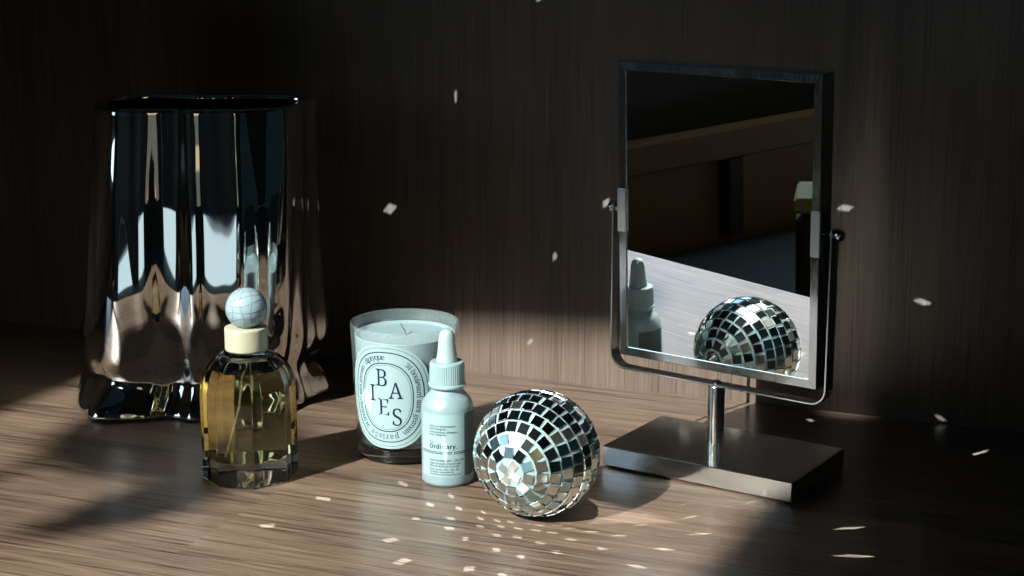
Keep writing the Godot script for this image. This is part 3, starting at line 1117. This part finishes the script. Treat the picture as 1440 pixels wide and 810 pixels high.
func tile(w: float, h: float, skew: float) -> ArrayMesh:
	# a bevelled mirror tile lying on z = 0, 1 mm thick
	var b := Build.new()
	var c := 0.035
	var lo := []
	var hi := []
	for k in [[-1, -1], [1, -1], [1, 1], [-1, 1]]:
		lo.append(Vector3(k[0] * w / 2 * (1.0 + skew * k[1]), k[1] * h / 2, -0.08) * 0.01)
		hi.append(Vector3(k[0] * (w / 2 * (1.0 + skew * k[1]) - c), k[1] * (h / 2 - c), 0.02) * 0.01)
	for k in 4:
		b.quad(lo[k], lo[(k + 1) % 4], hi[(k + 1) % 4], hi[k], -1)
	b.quad(hi[0], hi[1], hi[2], hi[3], -1)
	b.quad(lo[3], lo[2], lo[1], lo[0], -1)
	return b.done()


# ============================================================ the glints of the ball, from an added lamp ============================================================
func speck_lamp(tiles: Array) -> void:
	# An added lamp above and behind the camera shines through a perforated plate; every hole lies on the line from the lamp to the place
	# where one tile of the ball throws the sun, so that the ball's glints land on the desk and the wall.
	var lamp := Vector3(24, 1032, 708)
	var aim := Vector3(5, 8, -108)
	var d := (aim - lamp).normalized()
	var mid := aim - d * 84.0
	var right := d.cross(Vector3.UP).normalized()
	var up := right.cross(d)
	spot("added_glint_lamp", lamp, aim, 9.5, 0.01, 1.65, Color(0.90, 0.97, 1.0))  # added lamp that imitates the glints of the ball
	var holes := []
	var boxes := []
	for t in tiles:
		var n: Vector3 = t[1].z
		if SUN_WAY.dot(n) > -0.06:
			continue
		var r: Vector3 = SUN_WAY - 2.0 * SUN_WAY.dot(n) * n
		var grown := 1.25 if r.y > -0.1 else 0.85
		var hole := []
		var ok := true
		for k in [[-1, -1], [1, -1], [1, 1], [-1, 1]]:
			var p: Vector3 = t[0] + t[1].x * (k[0] * t[2] * 0.5 * grown) + t[1].y * (k[1] * 0.34 * grown)
			var best := 1e9
			if r.y < -0.02:
				best = -p.y / r.y
			var w := r.dot(OUT)
			if w < -0.02:
				best = minf(best, -(p - BACK).dot(OUT) / w)
			var q: Vector3 = p + r * best
			if best > 90.0 or q.y > 40.0 or (q - BACK).dot(OUT) > 49.0:
				ok = false
				break
			var ray := q - lamp
			var h: Vector3 = lamp + ray * ((mid - lamp).dot(d) / ray.dot(d)) - mid
			hole.append(Vector2(h.dot(right), h.dot(up)))
		if not ok:
			continue
		var box := Rect2(hole[0], Vector2.ZERO)
		for h in hole:
			box = box.expand(h)
		box = box.grow(0.02)
		if box.size.x > 4.0 or box.size.y > 4.0 or box.end.length() > 27.0 or box.position.length() > 27.0:
			continue
		if boxes.any(func(b): return b.intersects(box)):
			continue
		boxes.append(box)
		holes.append(hole)
	var b := Build.new()
	cut(b, Rect2(-38, -38, 76, 76), holes, boxes)
	var plate := thing("added_perforated_plate", "added dark metal plate whose holes shape the light specks", "plate", cm(mid))  # added out of view to shape the specks
	put("sheet", b.done(false), M.sheet_metal, plate, Transform3D(Basis(right, up, -d), Vector3.ZERO))


func cut(b: Build, area_: Rect2, holes: Array, boxes: Array) -> void:
	# a rectangle with holes, split between the holes until each piece holds one at most
	var c := [area_.position, Vector2(area_.end.x, area_.position.y), area_.end, Vector2(area_.position.x, area_.end.y)]
	if holes.is_empty():
		b.quad(v3(c[0], 0), v3(c[1], 0), v3(c[2], 0), v3(c[3], 0), -1)
		return
	if holes.size() == 1:
		var m := Vector2.ZERO
		for h in holes[0]:
			m += h / 4.0
		var turn_of := func(p: Vector2) -> float: return (p - m).angle()
		var inner: Array = holes[0].duplicate()
		inner.sort_custom(func(x, y): return turn_of.call(x) < turn_of.call(y))
		var outer := c.duplicate()
		outer.sort_custom(func(x, y): return turn_of.call(x) < turn_of.call(y))
		var i := 0
		var k := 0
		while i < 4 or k < 4:
			var a: float = turn_of.call(inner[(i + 1) % 4]) + (TAU if i + 1 >= 4 else 0.0)
			var e: float = turn_of.call(outer[(k + 1) % 4]) + (TAU if k + 1 >= 4 else 0.0)
			if k >= 4 or (i < 4 and a < e):
				b.tri(v3(inner[i % 4], 0), v3(outer[k % 4], 0), v3(inner[(i + 1) % 4], 0), -1)
				i += 1
			else:
				b.tri(v3(inner[i % 4], 0), v3(outer[k % 4], 0), v3(outer[(k + 1) % 4], 0), -1)
				k += 1
		return
	var best := -1
	var at := 0.0
	var along_x := true
	for axis in 2:
		for q in boxes:
			var x: float = q.end[axis] + 0.001
			var low := 0
			var free := x < area_.end[axis]
			for r in boxes:
				if r.end[axis] <= x:
					low += 1
				elif r.position[axis] <= x:
					free = false
			var score := mini(low, boxes.size() - low)
			if free and score > best:
				best = score
				at = x
				along_x = axis == 0
	if best <= 0:
		cut(b, area_, holes.slice(1), boxes.slice(1))
		return
	var one := Rect2(area_.position, Vector2(at - area_.position.x, area_.size.y) if along_x else Vector2(area_.size.x, at - area_.position.y))
	var two := Rect2(Vector2(at, area_.position.y), Vector2(area_.end.x - at, area_.size.y)) if along_x else Rect2(Vector2(area_.position.x, at), Vector2(area_.size.x, area_.end.y - at))
	var parts := [[[], []], [[], []]]
	for k in holes.size():
		var side := 0 if (boxes[k].end.x if along_x else boxes[k].end.y) <= at else 1
		parts[side][0].append(holes[k])
		parts[side][1].append(boxes[k])
	cut(b, one, parts[0][0], parts[0][1])
	cut(b, two, parts[1][0], parts[1][1])


func mirror_patch_lamp() -> void:
	# The sunlit part of the mirror throws a paler patch on the desk, with the ball's shadow cut out of it. A second, weaker added lamp gives
	# that patch through a plate with an opening of its shape.
	var yaw := deg_to_rad(-36.8)
	var n := Vector3(sin(yaw), -0.038, cos(yaw)).normalized()
	var r: Vector3 = SUN_WAY - 2.0 * SUN_WAY.dot(n) * n
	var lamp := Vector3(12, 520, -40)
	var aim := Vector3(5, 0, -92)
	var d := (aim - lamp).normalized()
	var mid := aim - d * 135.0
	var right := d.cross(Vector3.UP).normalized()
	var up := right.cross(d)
	var on_plate := func(q: Vector3) -> Vector2:
		var ray := q - lamp
		var h: Vector3 = lamp + ray * ((mid - lamp).dot(d) / ray.dot(d)) - mid
		return Vector2(h.dot(right), h.dot(up))
	var across := Vector3(cos(yaw), 0, -sin(yaw))
	var corner := func(x: float, y: float) -> Vector3:
		var p := Vector3(12.59, 16.45, -104.54) + across * x + Vector3(0, y, 0)
		return p + r * (p.y / -r.y)
	var lit := PackedVector2Array()
	for p in [[-6.6, -9.1], [6.6, -9.1], [6.6, 0.8], [-6.6, 2.2]]:
		lit.append(on_plate.call(corner.call(p[0], p[1])))
	var shade := PackedVector2Array()
	var c := Vector3(1.48, 3.78, -97.67)
	var a := r.cross(Vector3.UP).normalized()
	var b := a.cross(r)
	for k in 40:
		var p := c + (a * cos(TAU * k / 40) + b * sin(TAU * k / 40)) * 3.78
		shade.append(on_plate.call(p + r * (p.y / -r.y)))
	var build := Build.new()
	var e := 16.5
	for half in [PackedVector2Array([Vector2(-e, -e), Vector2(0, -e), Vector2(0, e), Vector2(-e, e)]), PackedVector2Array([Vector2(0, -e), Vector2(e, -e), Vector2(e, e), Vector2(0, e)])]:
		var left := [half]
		for open in Geometry2D.clip_polygons(lit, shade):
			var next := []
			for piece in left:
				next.append_array(Geometry2D.clip_polygons(piece, open))
			left = next
		for piece in left:
			var index := Geometry2D.triangulate_polygon(piece)
			for i in range(0, index.size(), 3):
				build.tri(v3(piece[index[i]], 0), v3(piece[index[i + 1]], 0), v3(piece[index[i + 2]], 0), -1)
	spot("added_glint_lamp", lamp, aim, 2.8, 0.012, 1.9, Color(1.0, 0.98, 0.95))  # added lamp that imitates sunlight returned by the mirror
	var plate := thing("added_patch_plate", "added dark metal plate whose opening shapes the pale patch", "plate", cm(mid))  # added out of view to outline the patch
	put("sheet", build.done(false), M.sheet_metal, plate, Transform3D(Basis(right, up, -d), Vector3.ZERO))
